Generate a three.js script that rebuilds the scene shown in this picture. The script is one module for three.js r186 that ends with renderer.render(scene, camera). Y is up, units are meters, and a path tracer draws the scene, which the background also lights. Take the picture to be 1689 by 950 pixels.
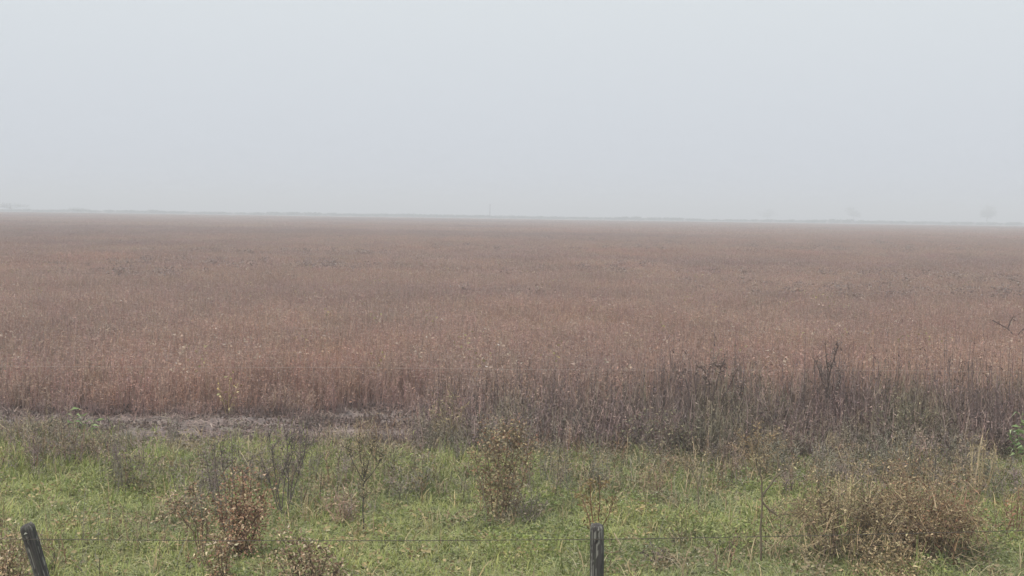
import * as THREE from 'three';

// ---------------------------------------------------------------- camera, sky, sun, exposure
const W = 1689, H = 950, FPX = 2000, EYE = 3.7, HORIZON = 352;
const scene = new THREE.Scene();
const camera = new THREE.PerspectiveCamera(2 * Math.atan(H / 2 / FPX) * 180 / Math.PI, W / H, 0.1, 9000);
camera.position.set(0, EYE, 0);
camera.rotation.set(-Math.atan((H / 2 - HORIZON) / FPX), 0, 0.82 * Math.PI / 180, 'YXZ');
camera.updateMatrixWorld(true);

const EXPOSURE = 2.3;
{ // overcast sky: brightens evenly from the horizon to the zenith, the same all round
  const w = 64, h = 512, d = new Float32Array(w * h * 4);
  const low = [0.605, 0.645, 0.715], high = [0.70, 0.745, 0.779];
  for (let j = 0; j < h; j++) {
    const el = ((j + 0.5) / h - 0.5) * Math.PI, s = Math.max(0, Math.sin(el));
    const t = Math.min(1, s / 0.18);
    for (let i = 0; i < w; i++) for (let k = 0; k < 3; k++) {
      const tint = low[k] / 0.645 * (1 - t) + high[k] / 0.745 * t;
      d[(j * w + i) * 4 + k] = 0.66 * tint * (1 + 0.95 * s) / EXPOSURE;
      d[(j * w + i) * 4 + 3] = 1;
    }
  }
  const sky = new THREE.DataTexture(d, w, h, THREE.RGBAFormat, THREE.FloatType);
  sky.mapping = THREE.EquirectangularReflectionMapping;
  sky.magFilter = THREE.LinearFilter; sky.minFilter = THREE.LinearFilter; sky.needsUpdate = true;
  scene.background = sky; scene.environment = sky;
}
const sun = new THREE.DirectionalLight(0xfff4e6, 1.5);
sun.position.set(-25, 60, 12); sun.target.position.set(0, 0, -20);
sun.castShadow = true; sun.shadow.radius = 70; sun.shadow.mapSize.set(2048, 2048);
Object.assign(sun.shadow.camera, { left: -40, right: 40, top: 40, bottom: -40, near: 1, far: 200 });
scene.add(sun, sun.target);
scene.fog = new THREE.FogExp2(new THREE.Color().setRGB(0.925, 0.955, 1.0), 0.0019);

const renderer = new THREE.WebGLRenderer({ antialias: true });
renderer.toneMapping = THREE.LinearToneMapping;
renderer.toneMappingExposure = EXPOSURE;
renderer.shadowMap.enabled = true;
renderer.setSize(1024, 576);

// ---------------------------------------------------------------- helpers
function mulberry(a) { return () => { a |= 0; a = a + 0x6D2B79F5 | 0; let t = Math.imul(a ^ a >>> 15, 1 | a); t = t + Math.imul(t ^ t >>> 7, 61 | t) ^ t; return ((t ^ t >>> 14) >>> 0) / 4294967296; }; }
let rnd = mulberry(11);
const R = (a, b) => a + (b - a) * rnd();
const pick = a => a[Math.floor(rnd() * a.length)];
const clamp = (x, a = 0, b = 1) => Math.min(b, Math.max(a, x));
const smooth = (a, b, x) => { const t = clamp((x - a) / (b - a)); return t * t * (3 - 2 * t); };
const hash = (i, j) => { let h = Math.imul(i, 374761393) + Math.imul(j, 668265263) | 0; h = Math.imul(h ^ h >>> 13, 1274126177); return ((h ^ h >>> 16) >>> 0) / 4294967296; };
function noise(x, y) {
  const i = Math.floor(x), j = Math.floor(y), u = x - i, v = y - j, a = u * u * (3 - 2 * u), b = v * v * (3 - 2 * v);
  return (hash(i, j) * (1 - a) + hash(i + 1, j) * a) * (1 - b) + (hash(i, j + 1) * (1 - a) + hash(i + 1, j + 1) * a) * b;
}
const fbm = (x, y) => (noise(x, y) * 4 + noise(x * 2.1 + 7, y * 2.1 + 3) * 2 + noise(x * 4.3 + 1, y * 4.3 + 9)) / 7;
// base colours, written as the grey-card value they have in flat light
const KA = 0.92;
const C = (r, g, b) => [r, g, b].map(v => { v /= 255; return KA * (v <= 0.04045 ? v / 12.92 : ((v + 0.055) / 1.055) ** 2.4); });
const mixc = (a, b, t) => a.map((v, k) => v + (b[k] - v) * t);
const jit = (c, s = 0.2) => { const f = 1 + R(-s, s); return c.map(v => v * f * (1 + R(-s, s) * 0.25)); };

const V = (x, y, z) => new THREE.Vector3(x, y, z);
// a pixel's direction meets the level y = h
function G(px, py, h = 0) {
  const d = V((px - W / 2) / FPX, (H / 2 - py) / FPX, -1).applyQuaternion(camera.quaternion);
  return V(0, EYE, 0).addScaledVector(d, (h - EYE) / d.y);
}
// the same at a given distance along z
function Z(px, py, z) {
  const d = V((px - W / 2) / FPX, (H / 2 - py) / FPX, -1).applyQuaternion(camera.quaternion);
  return V(0, EYE, 0).addScaledVector(d, -z / -d.z);
}

class Geo {
  constructor() { this.p = []; this.c = []; this.i = []; }
  vert(v, c) { this.p.push(v.x, v.y, v.z); this.c.push(c[0], c[1], c[2]); return this.p.length / 3 - 1; }
  // grass blade or thin stalk: a strip that bends over
  blade(b, az, len, wid, lean, bend, c, segs = 2, tip = 0.15) {
    const dx = Math.cos(az), dz = Math.sin(az), sx = -dz, sz = dx;
    let x = b.x, y = b.y, z = b.z, a = lean, prev = null;
    for (let k = 0; k <= segs; k++) {
      const w = wid / 2 * (1 - (1 - tip) * (k / segs) ** 1.5);
      const l = this.vert(V(x - sx * w, y, z - sz * w), c), r = this.vert(V(x + sx * w, y, z + sz * w), c);
      if (prev) this.i.push(prev[0], prev[1], r, prev[0], r, l);
      prev = [l, r];
      const s = len / segs; x += dx * Math.sin(a) * s; z += dz * Math.sin(a) * s; y += Math.cos(a) * s; a += bend / segs;
    }
  }
  tube(pts, r0, r1, c, sides = 4) {
    let prev = null; const n = pts.length;
    pts.forEach((p, k) => {
      const t = V().subVectors(pts[Math.min(n - 1, k + 1)], pts[Math.max(0, k - 1)]).normalize();
      const u = Math.abs(t.y) > 0.9 ? V(1, 0, 0) : V(0, 1, 0); u.cross(t).normalize(); const w = V().crossVectors(t, u);
      const r = r0 + (r1 - r0) * k / (n - 1), ring = [];
      for (let s = 0; s < sides; s++) { const a = s / sides * 2 * Math.PI; ring.push(this.vert(V().copy(p).addScaledVector(u, Math.cos(a) * r).addScaledVector(w, Math.sin(a) * r), c)); }
      if (prev) for (let s = 0; s < sides; s++) { const q = (s + 1) % sides; this.i.push(prev[s], prev[q], ring[q], prev[s], ring[q], ring[s]); }
      prev = ring;
    });
    const top = this.vert(pts[n - 1], c); for (let s = 0; s < sides; s++) this.i.push(prev[s], prev[(s + 1) % sides], top);
  }
  // leaf: pointed at both ends, folded along the middle and curled
  leaf(p, d, len, wid, curl, c) {
    d = d.clone().normalize(); const u = V(R(-1, 1), R(-0.3, 1), R(-1, 1)).cross(d).normalize(), n = V().crossVectors(d, u);
    const m = V().copy(p).addScaledVector(d, len * 0.5).addScaledVector(n, curl * len * 0.3);
    const e = V().copy(p).addScaledVector(d, len * 0.9).addScaledVector(n, -curl * len * 0.25);
    const a = this.vert(p, c), k = this.vert(m, c), t = this.vert(e, c);
    const l = this.vert(V().copy(m).addScaledVector(u, wid / 2).addScaledVector(n, wid * 0.25), c), r = this.vert(V().copy(m).addScaledVector(u, -wid / 2).addScaledVector(n, wid * 0.25), c);
    this.i.push(a, k, l, l, k, t, a, r, k, k, r, t);
  }
  chip(p, d, len, wid, c) { // the smallest leaf or pod
    d = d.clone().normalize(); const u = V(R(-1, 1), R(-1, 1), R(-1, 1)).cross(d).normalize();
    const a = this.vert(p, c), e = this.vert(V().copy(p).addScaledVector(d, len), c), m = V().copy(p).addScaledVector(d, len * 0.5);
    const l = this.vert(V().copy(m).addScaledVector(u, wid / 2), c), r = this.vert(m.addScaledVector(u, -wid / 2), c);
    this.i.push(a, l, e, a, e, r);
  }
  build() {
    const g = new THREE.BufferGeometry();
    g.setAttribute('position', new THREE.Float32BufferAttribute(this.p, 3));
    g.setAttribute('color', new THREE.Float32BufferAttribute(this.c, 3));
    g.setIndex(this.i); g.computeVertexNormals();
    return g;
  }
}
const M = {
  plant: new THREE.MeshStandardMaterial({ vertexColors: true, roughness: 0.85, side: THREE.DoubleSide, name: 'plant' }),
  leaf: new THREE.MeshPhysicalMaterial({ vertexColors: true, roughness: 0.9, transmission: 0.3, thickness: 0, side: THREE.DoubleSide, name: 'leaf' }),
  husk: new THREE.MeshPhysicalMaterial({ vertexColors: true, roughness: 1, transmission: 0.42, thickness: 0, side: THREE.DoubleSide, name: 'dry_leaf' }),
  wood: new THREE.MeshStandardMaterial({ vertexColors: true, roughness: 0.92, name: 'wood' }),
  wire: new THREE.MeshStandardMaterial({ color: new THREE.Color().setRGB(0.07, 0.06, 0.05), roughness: 0.6, metalness: 0.5, name: 'wire' }),
};
const used = {};
const numbered = n => { used[n] = (used[n] ?? -1) + 1; return used[n] ? `${n}_${String(used[n]).padStart(3, '0')}` : n; };
const shade = o => { o.castShadow = o.receiveShadow = true; return o; };
function part(name, geo, mat, parent, kind) {
  const m = shade(new THREE.Mesh(geo.build ? geo.build() : geo, mat)); m.name = name; parent.add(m);
  if (kind) m.userData.kind = kind;
  return m;
}
function thing(name, label, category, pos, group) {
  const o = new THREE.Group(); o.name = numbered(name); o.position.copy(pos); scene.add(o);
  o.userData = { label, category }; if (group) o.userData.group = group;
  return o;
}
function stuff(name, label, category, geos, mat, rows) { // rows: [variant, matrix, colour]
  const by = geos.map(() => []); rows.forEach(r => by[r[0]].push(r));
  const root = new THREE.Group(); root.name = numbered(name); root.userData = { label, category, kind: 'stuff' }; scene.add(root);
  const col = new THREE.Color();
  by.forEach((list, v) => {
    if (!list.length) return;
    const im = shade(new THREE.InstancedMesh(geos[v], mat, list.length)); im.name = name + '_patch'; im.userData.kind = 'stuff';
    list.forEach((r, k) => { im.setMatrixAt(k, r[1]); im.setColorAt(k, col.setRGB(...r[2])); });
    root.add(im);
  });
  return root;
}
const place = (x, y, z, turn, sx, sy, sz = sx) => new THREE.Matrix4().compose(V(x, y, z), new THREE.Quaternion().setFromAxisAngle(V(0, 1, 0), turn), V(sx, sy, sz));

// ---------------------------------------------------------------- setting
const FIELD = -21.6;                                    // near edge of the crop
const edge = x => FIELD - 0.02 * x + (fbm(x * 0.5, 4) - 0.5) * 1.3 + (noise(x * 3.1, 7) - 0.5) * 0.5;
const near = z => smooth(-60, -30, z);
const groundY = (x, z) => ((fbm(x * 0.35 + 50, z * 0.35) - 0.5) * 0.14 + (noise(x * 1.7, z * 1.7) - 0.5) * 0.04) * near(z);
const soilA = C(128, 117, 113), soilB = C(98, 89, 87), litter = C(112, 88, 76);
{
  const axis = (lo, hi, fineLo, fineHi, step) => {
    const a = []; for (let v = fineLo; v <= fineHi + 1e-6; v += step) a.push(v);
    let s = step; for (let v = fineHi; v < hi;) { s *= 1.35; v = Math.min(hi, v + s); a.push(v); }
    s = step; for (let v = fineLo; v > lo;) { s *= 1.35; v = Math.max(lo, v - s); a.unshift(v); }
    return a;
  };
  const xs = axis(-3500, 3500, -16, 16, 0.2), zs = axis(-4500, 60, -26, -8, 0.2), g = new Geo();
  for (const z of zs) for (const x of xs) {
    const n = fbm(x * 0.9, z * 0.9), m = noise(x * 3, z * 3);
    const green = mixc(C(92, 96, 60), C(118, 112, 78), clamp(n * 1.2 + m * 0.3 - 0.2));
    const field = mixc(litter, C(132, 108, 98), clamp(n * 0.8 + m * 0.2));
    g.vert(V(x, groundY(x, z), z), mixc(green, field, smooth(-19.4, -20.4, z + (n - 0.5))));
  }
  const nx = xs.length;
  for (let j = 0; j < zs.length - 1; j++) for (let i = 0; i < nx - 1; i++) { const a = j * nx + i, b = a + 1, c = a + nx, d = c + 1; g.i.push(a, c, b, b, c, d); }
  const m = shade(new THREE.Mesh(g.build(), new THREE.MeshStandardMaterial({ vertexColors: true, roughness: 1, name: 'ground' })));
  m.name = 'ground'; m.userData = { kind: 'structure', label: 'flat open farmland ground reaching to the misty horizon', category: 'ground' }; scene.add(m);
}
{ // strip of bare, crusted soil along the crop
  const g = new Geo(), nx = 260, nz = 44, x0 = -13, x1 = 13;
  for (let j = 0; j <= nz; j++) for (let i = 0; i <= nx; i++) {
    const x = x0 + (x1 - x0) * i / nx, t = j / nz, z = -19.6 - 0.02 * x + (edge(x) - 1.2 + 19.6) * t;
    const e = Math.min(1, Math.min(t, 1 - t) * 5);
    const clod = (fbm(x * 4, z * 9) - 0.4) * 0.16 + (noise(x * 9, z * 16) - 0.5) * 0.05;
    const k = fbm(x * 1.6 + 5, z * 5);
    g.vert(V(x, groundY(x, z) + 0.004 + e * (0.03 + Math.max(0, clod)), z), jit(mixc(soilB, soilA, clamp(k * 1.8 - 0.4)), 0.12));
  }
  for (let j = 0; j < nz; j++) for (let i = 0; i < nx; i++) { const a = j * (nx + 1) + i, b = a + 1, c = a + nx + 1, d = c + 1; g.i.push(a, b, c, b, d, c); }
  const m = shade(new THREE.Mesh(g.build(), new THREE.MeshStandardMaterial({ vertexColors: true, roughness: 1, side: THREE.DoubleSide, name: 'soil' })));
  m.name = 'soil_strip'; m.userData = { kind: 'structure', label: 'strip of bare grey soil between the verge and the crop', category: 'soil' }; scene.add(m);
}

// ---------------------------------------------------------------- crop: ripe, dried soya, russet
const crops = [C(168, 142, 129), C(162, 134, 121), C(173, 147, 133), C(156, 129, 118), C(173, 138, 120), C(150, 123, 114), C(182, 157, 142)], cropStem = [C(138, 118, 110), C(148, 127, 118), C(126, 108, 102), C(158, 135, 124)];
function cropClump(rad, n, hgt, unit) {
  const g = new Geo();
  for (let k = 0; k < n; k++) {
    const a = R(0, 6.28), r = rad * Math.sqrt(rnd()), b = V(Math.cos(a) * r, 0, Math.sin(a) * r), h = hgt * R(0.66, 1.1), az = R(0, 6.28), lean = R(0, 0.16);
    g.blade(b, az, h, 0.011 * unit, lean, R(-0.1, 0.25), jit(pick(cropStem), 0.12), 2, 0.5);
    const at = t => V(b.x + Math.cos(az) * Math.sin(lean) * h * t, h * t * Math.cos(lean), b.z + Math.sin(az) * Math.sin(lean) * h * t);
    for (let q = 0; q < 3; q++) g.blade(at(R(0.25, 0.8)), R(0, 6.28), R(0.12, 0.3), 0.008 * unit, R(0.2, 0.6), R(-0.4, 0.1), jit(pick(crops), 0.08), 1, 0.6);
    for (let q = 0; q < 11; q++) { const aa = R(0, 6.28); g.chip(at(1 - 0.62 * rnd() ** 1.3), V(Math.cos(aa), R(-0.9, 1.1), Math.sin(aa)), R(0.035, 0.07) * unit, R(0.011, 0.02) * unit, jit(pick(crops), 0.09)); }
    for (let q = 0; q < 2; q++) { const aa = R(0, 6.28); g.leaf(at(R(0.5, 1)), V(Math.cos(aa), R(-0.8, 0.5), Math.sin(aa)), R(0.04, 0.07) * unit, R(0.02, 0.04) * unit, R(-1, 1), jit(pick(crops), 0.09)); }
  }
  return g.build();
}
{
  const geos = [0, 1, 2, 3].map(() => cropClump(0.3, 12, 0.84, 0.95)).concat([0, 1].map(() => cropClump(0.9, 80, 0.82, 1.35)), [0, 1].map(() => cropClump(3.0, 260, 0.8, 2.6)));
  const rows = [];
  const rustAt = [[G(560, 575, 0.8), 1.3, 4, 0.42], [G(300, 640, 0.7), 2.5, 2, 0.2], [G(1340, 630, 0.8), 1.8, 3, 0.4], [G(980, 640, 0.8), 2, 2.5, 0.25]];
  const tone = (x, z) => {
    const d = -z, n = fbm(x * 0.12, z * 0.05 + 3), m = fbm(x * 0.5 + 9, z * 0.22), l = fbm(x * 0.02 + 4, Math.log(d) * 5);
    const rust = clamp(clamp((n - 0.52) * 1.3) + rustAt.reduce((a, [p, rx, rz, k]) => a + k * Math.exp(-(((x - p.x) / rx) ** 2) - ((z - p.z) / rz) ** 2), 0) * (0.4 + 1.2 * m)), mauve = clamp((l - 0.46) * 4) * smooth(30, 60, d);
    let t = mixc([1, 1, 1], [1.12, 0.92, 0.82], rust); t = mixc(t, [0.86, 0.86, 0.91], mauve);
    const tan = smooth(0.45, 0.65, fbm(x * 0.16 + 80, Math.log(d) * 7 + 1)); t = mixc(t, t.map((v, k) => v * [1.035, 1.03, 1.0][k]), tan);
    const f = 0.83 + 0.36 * m; return t.map(v => v * f);
  };
  const band = (d0, d1, step, lo, hi, yscale, wide) => {
    for (let d = d0; d < d1; d += step) {
      const half = 0.47 * d + wide;
      for (let x = -half; x < half; x += step) {
        const px = x + R(-0.5, 0.5) * step, pz = -d - R(-0.5, 0.5) * step;
        if (pz > edge(px)) continue;
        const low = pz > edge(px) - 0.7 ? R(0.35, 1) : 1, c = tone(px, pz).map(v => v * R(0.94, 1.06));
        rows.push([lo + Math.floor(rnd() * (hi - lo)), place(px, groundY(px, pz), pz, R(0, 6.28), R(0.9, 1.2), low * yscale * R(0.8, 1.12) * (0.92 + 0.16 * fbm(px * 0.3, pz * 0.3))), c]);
      }
    }
  };
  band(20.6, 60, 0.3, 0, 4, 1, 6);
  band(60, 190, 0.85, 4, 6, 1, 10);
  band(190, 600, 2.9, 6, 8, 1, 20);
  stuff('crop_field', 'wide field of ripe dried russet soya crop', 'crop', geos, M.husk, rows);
  console.log('crop', rows.length);
}
{ // pale bleached leaves and yellow volunteers dotted through the near crop; darker weeds further in
  const a = new Geo(), b = new Geo(), c = new Geo();
  for (let k = 0; k < 3; k++) a.leaf(V(R(-0.05, 0.05), R(0, 0.08), R(-0.05, 0.05)), V(R(-1, 1), R(-0.4, 0.6), R(-1, 1)), R(0.05, 0.09), R(0.03, 0.06), R(-1, 1), jit(C(184, 165, 146), 0.1));
  for (let k = 0; k < 16; k++) b.leaf(V(R(-0.2, 0.2), R(0.3, 0.95), R(-0.2, 0.2)), V(R(-1, 1), R(-0.4, 0.6), R(-1, 1)), R(0.07, 0.13), R(0.04, 0.08), R(-1, 1), jit(C(158, 148, 100), 0.18));
  for (let k = 0; k < 60; k++) { const a = R(0, 6.28), r = 0.5 * rnd(); c.leaf(V(Math.cos(a) * r, R(0.55, 1.0) - r * 0.4, Math.sin(a) * r), V(R(-1, 1), R(-0.4, 0.8), R(-1, 1)), R(0.08, 0.16), R(0.03, 0.07), R(-1, 1), jit(pick([C(136, 118, 110), C(126, 109, 103), C(146, 126, 117)]), 0.12)); }
  const rows = [];
  for (let k = 0; k < 360; k++) { const d = 21 + 45 * rnd() ** 1.6, x = R(-0.47, 0.47) * (d + 6), z = -d; if (z > edge(x)) continue; rows.push([0, place(x, R(0.7, 0.95), z, R(0, 6.28), R(0.8, 1.4), 1), jit([1, 1, 1], 0.12)]); }
  for (let k = 0; k < 90; k++) { const d = 22 + 40 * rnd(), x = R(-0.47, 0.47) * d, z = -d; if (z > edge(x)) continue; rows.push([1, place(x, 0, z, R(0, 6.28), R(0.7, 1.2), R(0.9, 1.05)), jit([1, 1, 1], 0.15)]); }
  for (let k = 0; k < 2300; k++) {
    const d = Math.exp(R(Math.log(45), Math.log(170))), x = R(-0.48, 0.48) * d; const n = fbm(x * 0.06 + 31, Math.log(d) * 9 + 2);
    if (n < 0.6) continue;
    const s = 0.9 + d / 160; rows.push([2, place(x, 0, -d, R(0, 6.28), s, R(0.85, 1.15)), jit([1, 1, 1], 0.12)]);
  }
  stuff('crop_weeds', 'scattered pale leaves and darker weeds among the russet crop', 'weeds', [a.build(), b.build(), c.build()], M.husk, rows);
}

// ---------------------------------------------------------------- verge grass
const greens = [C(139, 149, 87), C(128, 140, 81), C(150, 157, 99), C(116, 129, 74), C(156, 160, 114), C(143, 144, 94)];
const herbs = [C(136, 148, 88), C(122, 135, 79), C(149, 157, 99), C(158, 160, 112)];
const dryG = [C(172, 158, 124), C(152, 136, 106), C(134, 118, 92), C(186, 174, 144)];
function tuft(n, lenA, lenB, wid, rad, cols, lean = 0.6, bend = 2) {
  const g = new Geo();
  for (let k = 0; k < n; k++) { const a = R(0, 6.28), r = rad * rnd(); g.blade(V(Math.cos(a) * r, -0.01, Math.sin(a) * r), R(0, 6.28), R(lenA, lenB), wid * R(0.6, 1.4), R(0.05, lean), R(0.3, bend), jit(pick(cols), 0.2), 3); }
  return g.build();
}
function broad(n, rad, hgt, size, cols) { // low broadleaf herb
  const g = new Geo();
  for (let k = 0; k < n; k++) { const a = R(0, 6.28), r = rad * rnd(); g.leaf(V(Math.cos(a) * r, R(0.02, hgt), Math.sin(a) * r), V(Math.cos(a + R(-1, 1)), R(-0.2, 0.8), Math.sin(a + R(-1, 1))), size * R(0.6, 1.3), size * R(0.25, 0.5), R(-0.9, 0.9), jit(pick(cols), 0.2)); }
  return g.build();
}
{
  const geos = [0, 1, 2].map(() => tuft(20, 0.07, 0.19, 0.012, 0.10, greens, 1.1, 2.4));                       // 0-2 short
  geos.push(...[0, 1].map(() => tuft(15, 0.2, 0.4, 0.011, 0.11, greens, 0.6, 2.4)));                         // 3-4 long, arching
  geos.push(broad(30, 0.14, 0.12, 0.05, herbs.concat(greens)), broad(32, 0.15, 0.18, 0.06, herbs.concat(greens)));                            // 5-6 herbs
  geos.push(tuft(8, 0.14, 0.4, 0.011, 0.10, dryG), broad(18, 0.14, 0.14, 0.07, dryG));                         // 7-8 withered
  const rows = [];
  const step = 0.105;
  for (let d = 6.5; d < 20.2; d += step) for (let x = -0.47 * d - 3; x < 0.47 * d + 3; x += step) {
    const px = x + R(-0.06, 0.06), pz = -d + R(-0.06, 0.06), y = groundY(px, pz), n = fbm(px * 0.55 + 3, pz * 0.7), m = fbm(px * 1.9, pz * 1.9 + 8), o = fbm(px * 1.1 + 40, pz * 1.3 + 2);
    if (px < -1.2 && px > -7.2 && d > 19.1 + (n - 0.5) * 2 && rnd() < 0.8) continue;
    if (d > 18.9 + (n - 0.5) * 2.4 && rnd() < 0.35 + 0.55 * smooth(18.9, 20.1, d)) continue;
    const far = smooth(-14.6, -17.5, pz), k = rnd();
    let v = Math.floor(rnd() * 3);
    if (k < 0.025 + far * 0.11 * smooth(0.35, 0.6, n)) v = 3 + Math.floor(rnd() * 2);
    else if (k < 0.05 + 0.28 * smooth(0.5, 0.7, o)) v = 5 + Math.floor(rnd() * 2);
    else if (k > 0.95 - (0.08 + 0.24 * far) * smooth(0.55, 0.35, n)) v = 7 + Math.floor(rnd() * 2);
    const yellow = smooth(0.36, 0.62, n), t = mixc([0.88, 0.89, 0.84], [1.10, 1.08, 0.90], yellow), f = 0.74 + 0.5 * m;
    rows.push([v, place(px, y, pz, R(0, 6.28), R(0.75, 1.3), R(0.7, 1.2) * (v < 3 ? 0.45 + 1.1 * m * (0.6 + 0.6 * far) : 0.6 + 0.7 * m)), t.map(c => c * f)]);
  }
  stuff('grass', 'rough green verge grass behind the wire fence', 'grass', geos, M.leaf, rows);
  console.log('grass', rows.length);
}
// ---------------------------------------------------------------- dead weeds between the verge and the crop
{
  const greys = [C(122, 107, 105), C(112, 98, 97), C(134, 116, 111), C(103, 92, 91), C(150, 131, 123)], olive = [C(117, 113, 97), C(107, 104, 91), C(130, 122, 104)];
  const mauve0 = [C(118, 106, 101), C(104, 94, 90), C(134, 119, 111)], dirn = () => V(R(-1, 1), R(-1, 1), R(-1, 1));
  const stand = (cols, n, leafy) => {
    const g = new Geo();
    for (let k = 0; k < n; k++) {
      const b = V(R(-0.22, 0.22), -0.02, R(-0.22, 0.22)), az = R(0, 6.28), h = R(0.55, 1.1), lean = R(0, 0.22), c = jit(pick(cols), 0.15);
      g.blade(b, az, h, R(0.007, 0.013), lean, R(-0.2, 0.4), c, 3, 0.4);
      for (let q = 0; q < leafy; q++) {
        const t = R(0.15, 0.95), p = V(b.x + Math.cos(az) * Math.sin(lean) * h * t, h * t * 0.97, b.z + Math.sin(az) * Math.sin(lean) * h * t), a = R(0, 6.28);
        if (rnd() < 0.5) g.blade(p, a, R(0.06, 0.2), 0.006, R(0.3, 0.9), R(-0.5, 0.3), jit(c, 0.1), 1, 0.5);
        else g.chip(p, V(Math.cos(a), R(-1, 0.6), Math.sin(a)), R(0.03, 0.07), R(0.01, 0.022), jit(c, 0.15));
      }
    }
    return g.build();
  };
  const geos = [stand(greys, 15, 10), stand(greys, 15, 10), stand(olive, 15, 10), stand([C(96, 84, 82), C(110, 96, 92), C(124, 108, 102)], 4, 12), stand(greys.concat(olive), 15, 10), stand(crops.slice(0, 4).concat(greys), 11, 12)];
  const prof = [[0, 0.42], [90, 0.42], [130, 0.16], [420, 0.12], [450, 0.34], [560, 0.3], [610, 0.22], [660, 0.3], [690, 0.45], [725, 0.72], [770, 0.6], [860, 0.8], [1040, 0.9], [1110, 1.2], [1200, 1.25], [1300, 1.0], [1400, 1.15], [1560, 1.2], [1689, 1.12], [1900, 0.95]];
  const hAt = px => { for (let k = 1; k < prof.length; k++) if (px < prof[k][0]) { const [a, b] = [prof[k - 1], prof[k]]; return a[1] + (b[1] - a[1]) * clamp((px - a[0]) / (b[0] - a[0])); } return 0.9; };
  const rows = [];
  for (let z = -18.3; z > -21.4; z -= 0.17) for (let x = -12; x < 12.5; x += 0.17) {
    const px = x + R(-0.1, 0.1), pz = z + R(-0.1, 0.1), scr = W / 2 + px / -pz * FPX, h = hAt(scr), n = fbm(px * 0.9 + 2, pz * 0.9);
    const deep = h > 0.5 ? 21.4 : 19.4;
    if (-pz > deep || (h < 0.3 && rnd() < 0.55) || -pz < 18.9 - n * 1.1 + (h < 0.5 ? 0.25 : 0)) continue;
    const v = n > 0.56 ? (rnd() < 0.7 ? 2 : 4) : rnd() < 0.14 ? 4 : rnd() < 0.4 ? 3 : rnd() < 0.5 ? 0 : 1;
    const top = rnd() < 0.16 * smooth(19.4, 20.8, -pz);
    const rise = 0.65 + 0.35 * smooth(18.4, 19.6, -pz);
    rows.push([top ? 5 : v, place(px, groundY(px, pz), pz, R(0, 6.28), R(0.9, 1.2), h * rise * (v === 3 || top ? R(0.85, 1.6) : R(0.5, 1.12) * (0.72 + 0.5 * fbm(px * 1.3 + 60, pz * 1.3)))), jit([1.02, 0.99, 0.96], 0.18)]);
  }
  for (let x = -13; x < 13; x += 0.11) for (let k = 0; k < 9; k++) { // low dead growth at the foot of the crop and over the soil strip
    const px = x + R(-0.1, 0.1), pz = k < 5 ? edge(px) + R(-0.6, 0.3) : R(-19.4, -21.3), n = fbm(px * 1.1 + 20, pz * 2.5);
    if (k >= 5 ? n < 0.55 : rnd() < 0.4) continue;
    rows.push([pick([0, 1, 3, 4]), place(px, groundY(px, pz), pz, R(0, 6.28), R(0.5, 0.9), k < 5 ? R(0.08, 0.4) : R(0.05, 0.18)), jit([1.2, 1.12, 1.1], 0.16)]);
  }
  stuff('dead_weeds', 'dense grey brown stand of dead weeds along the crop edge', 'weeds', geos, M.plant, rows);
  // loose dry weed stalks standing in the grass
  const g2 = [stand([C(140, 122, 98), C(122, 104, 84), C(156, 140, 112)], 5, 8), stand([C(120, 92, 74), C(134, 104, 82), C(108, 88, 74)], 5, 10), stand(olive, 6, 9)];
  const r2 = [];
  for (let k = 0; k < 2100; k++) {
    const d = R(12, 19.6), x = R(-0.47, 0.47) * d * 1.1, n = fbm(x * 0.8 + 12, d * 0.8);
    if (rnd() > smooth(0.42, 0.7, n) * (0.35 + 0.65 * smooth(14.5, 18.5, d))) continue;
    r2.push([Math.floor(rnd() * 3), place(x, groundY(x, -d), -d, R(0, 6.28), R(0.7, 1.1), R(0.3, 0.62)), jit([1, 1, 1], 0.15)]);
  }
  stuff('dry_stalks', 'thin dry stalks scattered through the green verge', 'weeds', g2, M.plant, r2);
  const tangle = (cols, n) => {
    const g = new Geo();
    for (let k = 0; k < n; k++) {
      const b = V(R(-0.16, 0.16), -0.02, R(-0.16, 0.16)), az = R(0, 6.28), h = R(0.6, 1.05), lean = R(0, 0.35), c = jit(pick(cols), 0.14), bend = R(-0.2, 0.5);
      g.blade(b, az, h, R(0.007, 0.012), lean, bend, c, 4, 0.4);
      for (let q = 0; q < 9; q++) {
        const t = R(0.3, 1), l = h * t, a = lean + bend * t * 0.45, p = V(b.x + Math.cos(az) * Math.sin(a) * l, Math.cos(a) * l - 0.02, b.z + Math.sin(az) * Math.sin(a) * l), aa = R(0, 6.28);
        if (q < 6) g.blade(p, aa, R(0.08, 0.24), 0.006, R(0.3, 1), R(-0.6, 0.5), jit(c, 0.12), 2, 0.5);
        for (let e = 0; e < 3; e++) g.chip(p.clone().add(V(R(-0.07, 0.07), R(0, 0.12), R(-0.07, 0.07))), dirn(), R(0.025, 0.06), R(0.008, 0.018), jit(c, 0.2));
      }
    }
    return g.build();
  };
  const g3 = [tangle(mauve0, 5), tangle([C(150, 134, 108), C(132, 116, 94), C(170, 154, 124)], 4), tangle(olive, 6), tangle(mauve0.concat(olive), 6)], r3 = [];
  const heart = [[380, 850, 0.5], [470, 800, 0.45], [640, 810, 0.7], [560, 850, 0.4], [240, 800, 0.6], [90, 770, 0.9], [730, 770, 0.5], [870, 830, 0.35], [1240, 780, 0.5], [1400, 800, 0.9], [1560, 800, 0.8], [1660, 830, 0.5], [1480, 770, 0.9], [300, 860, 0.35]].map(([x, y, r]) => [G(x, y), r]);
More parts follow.
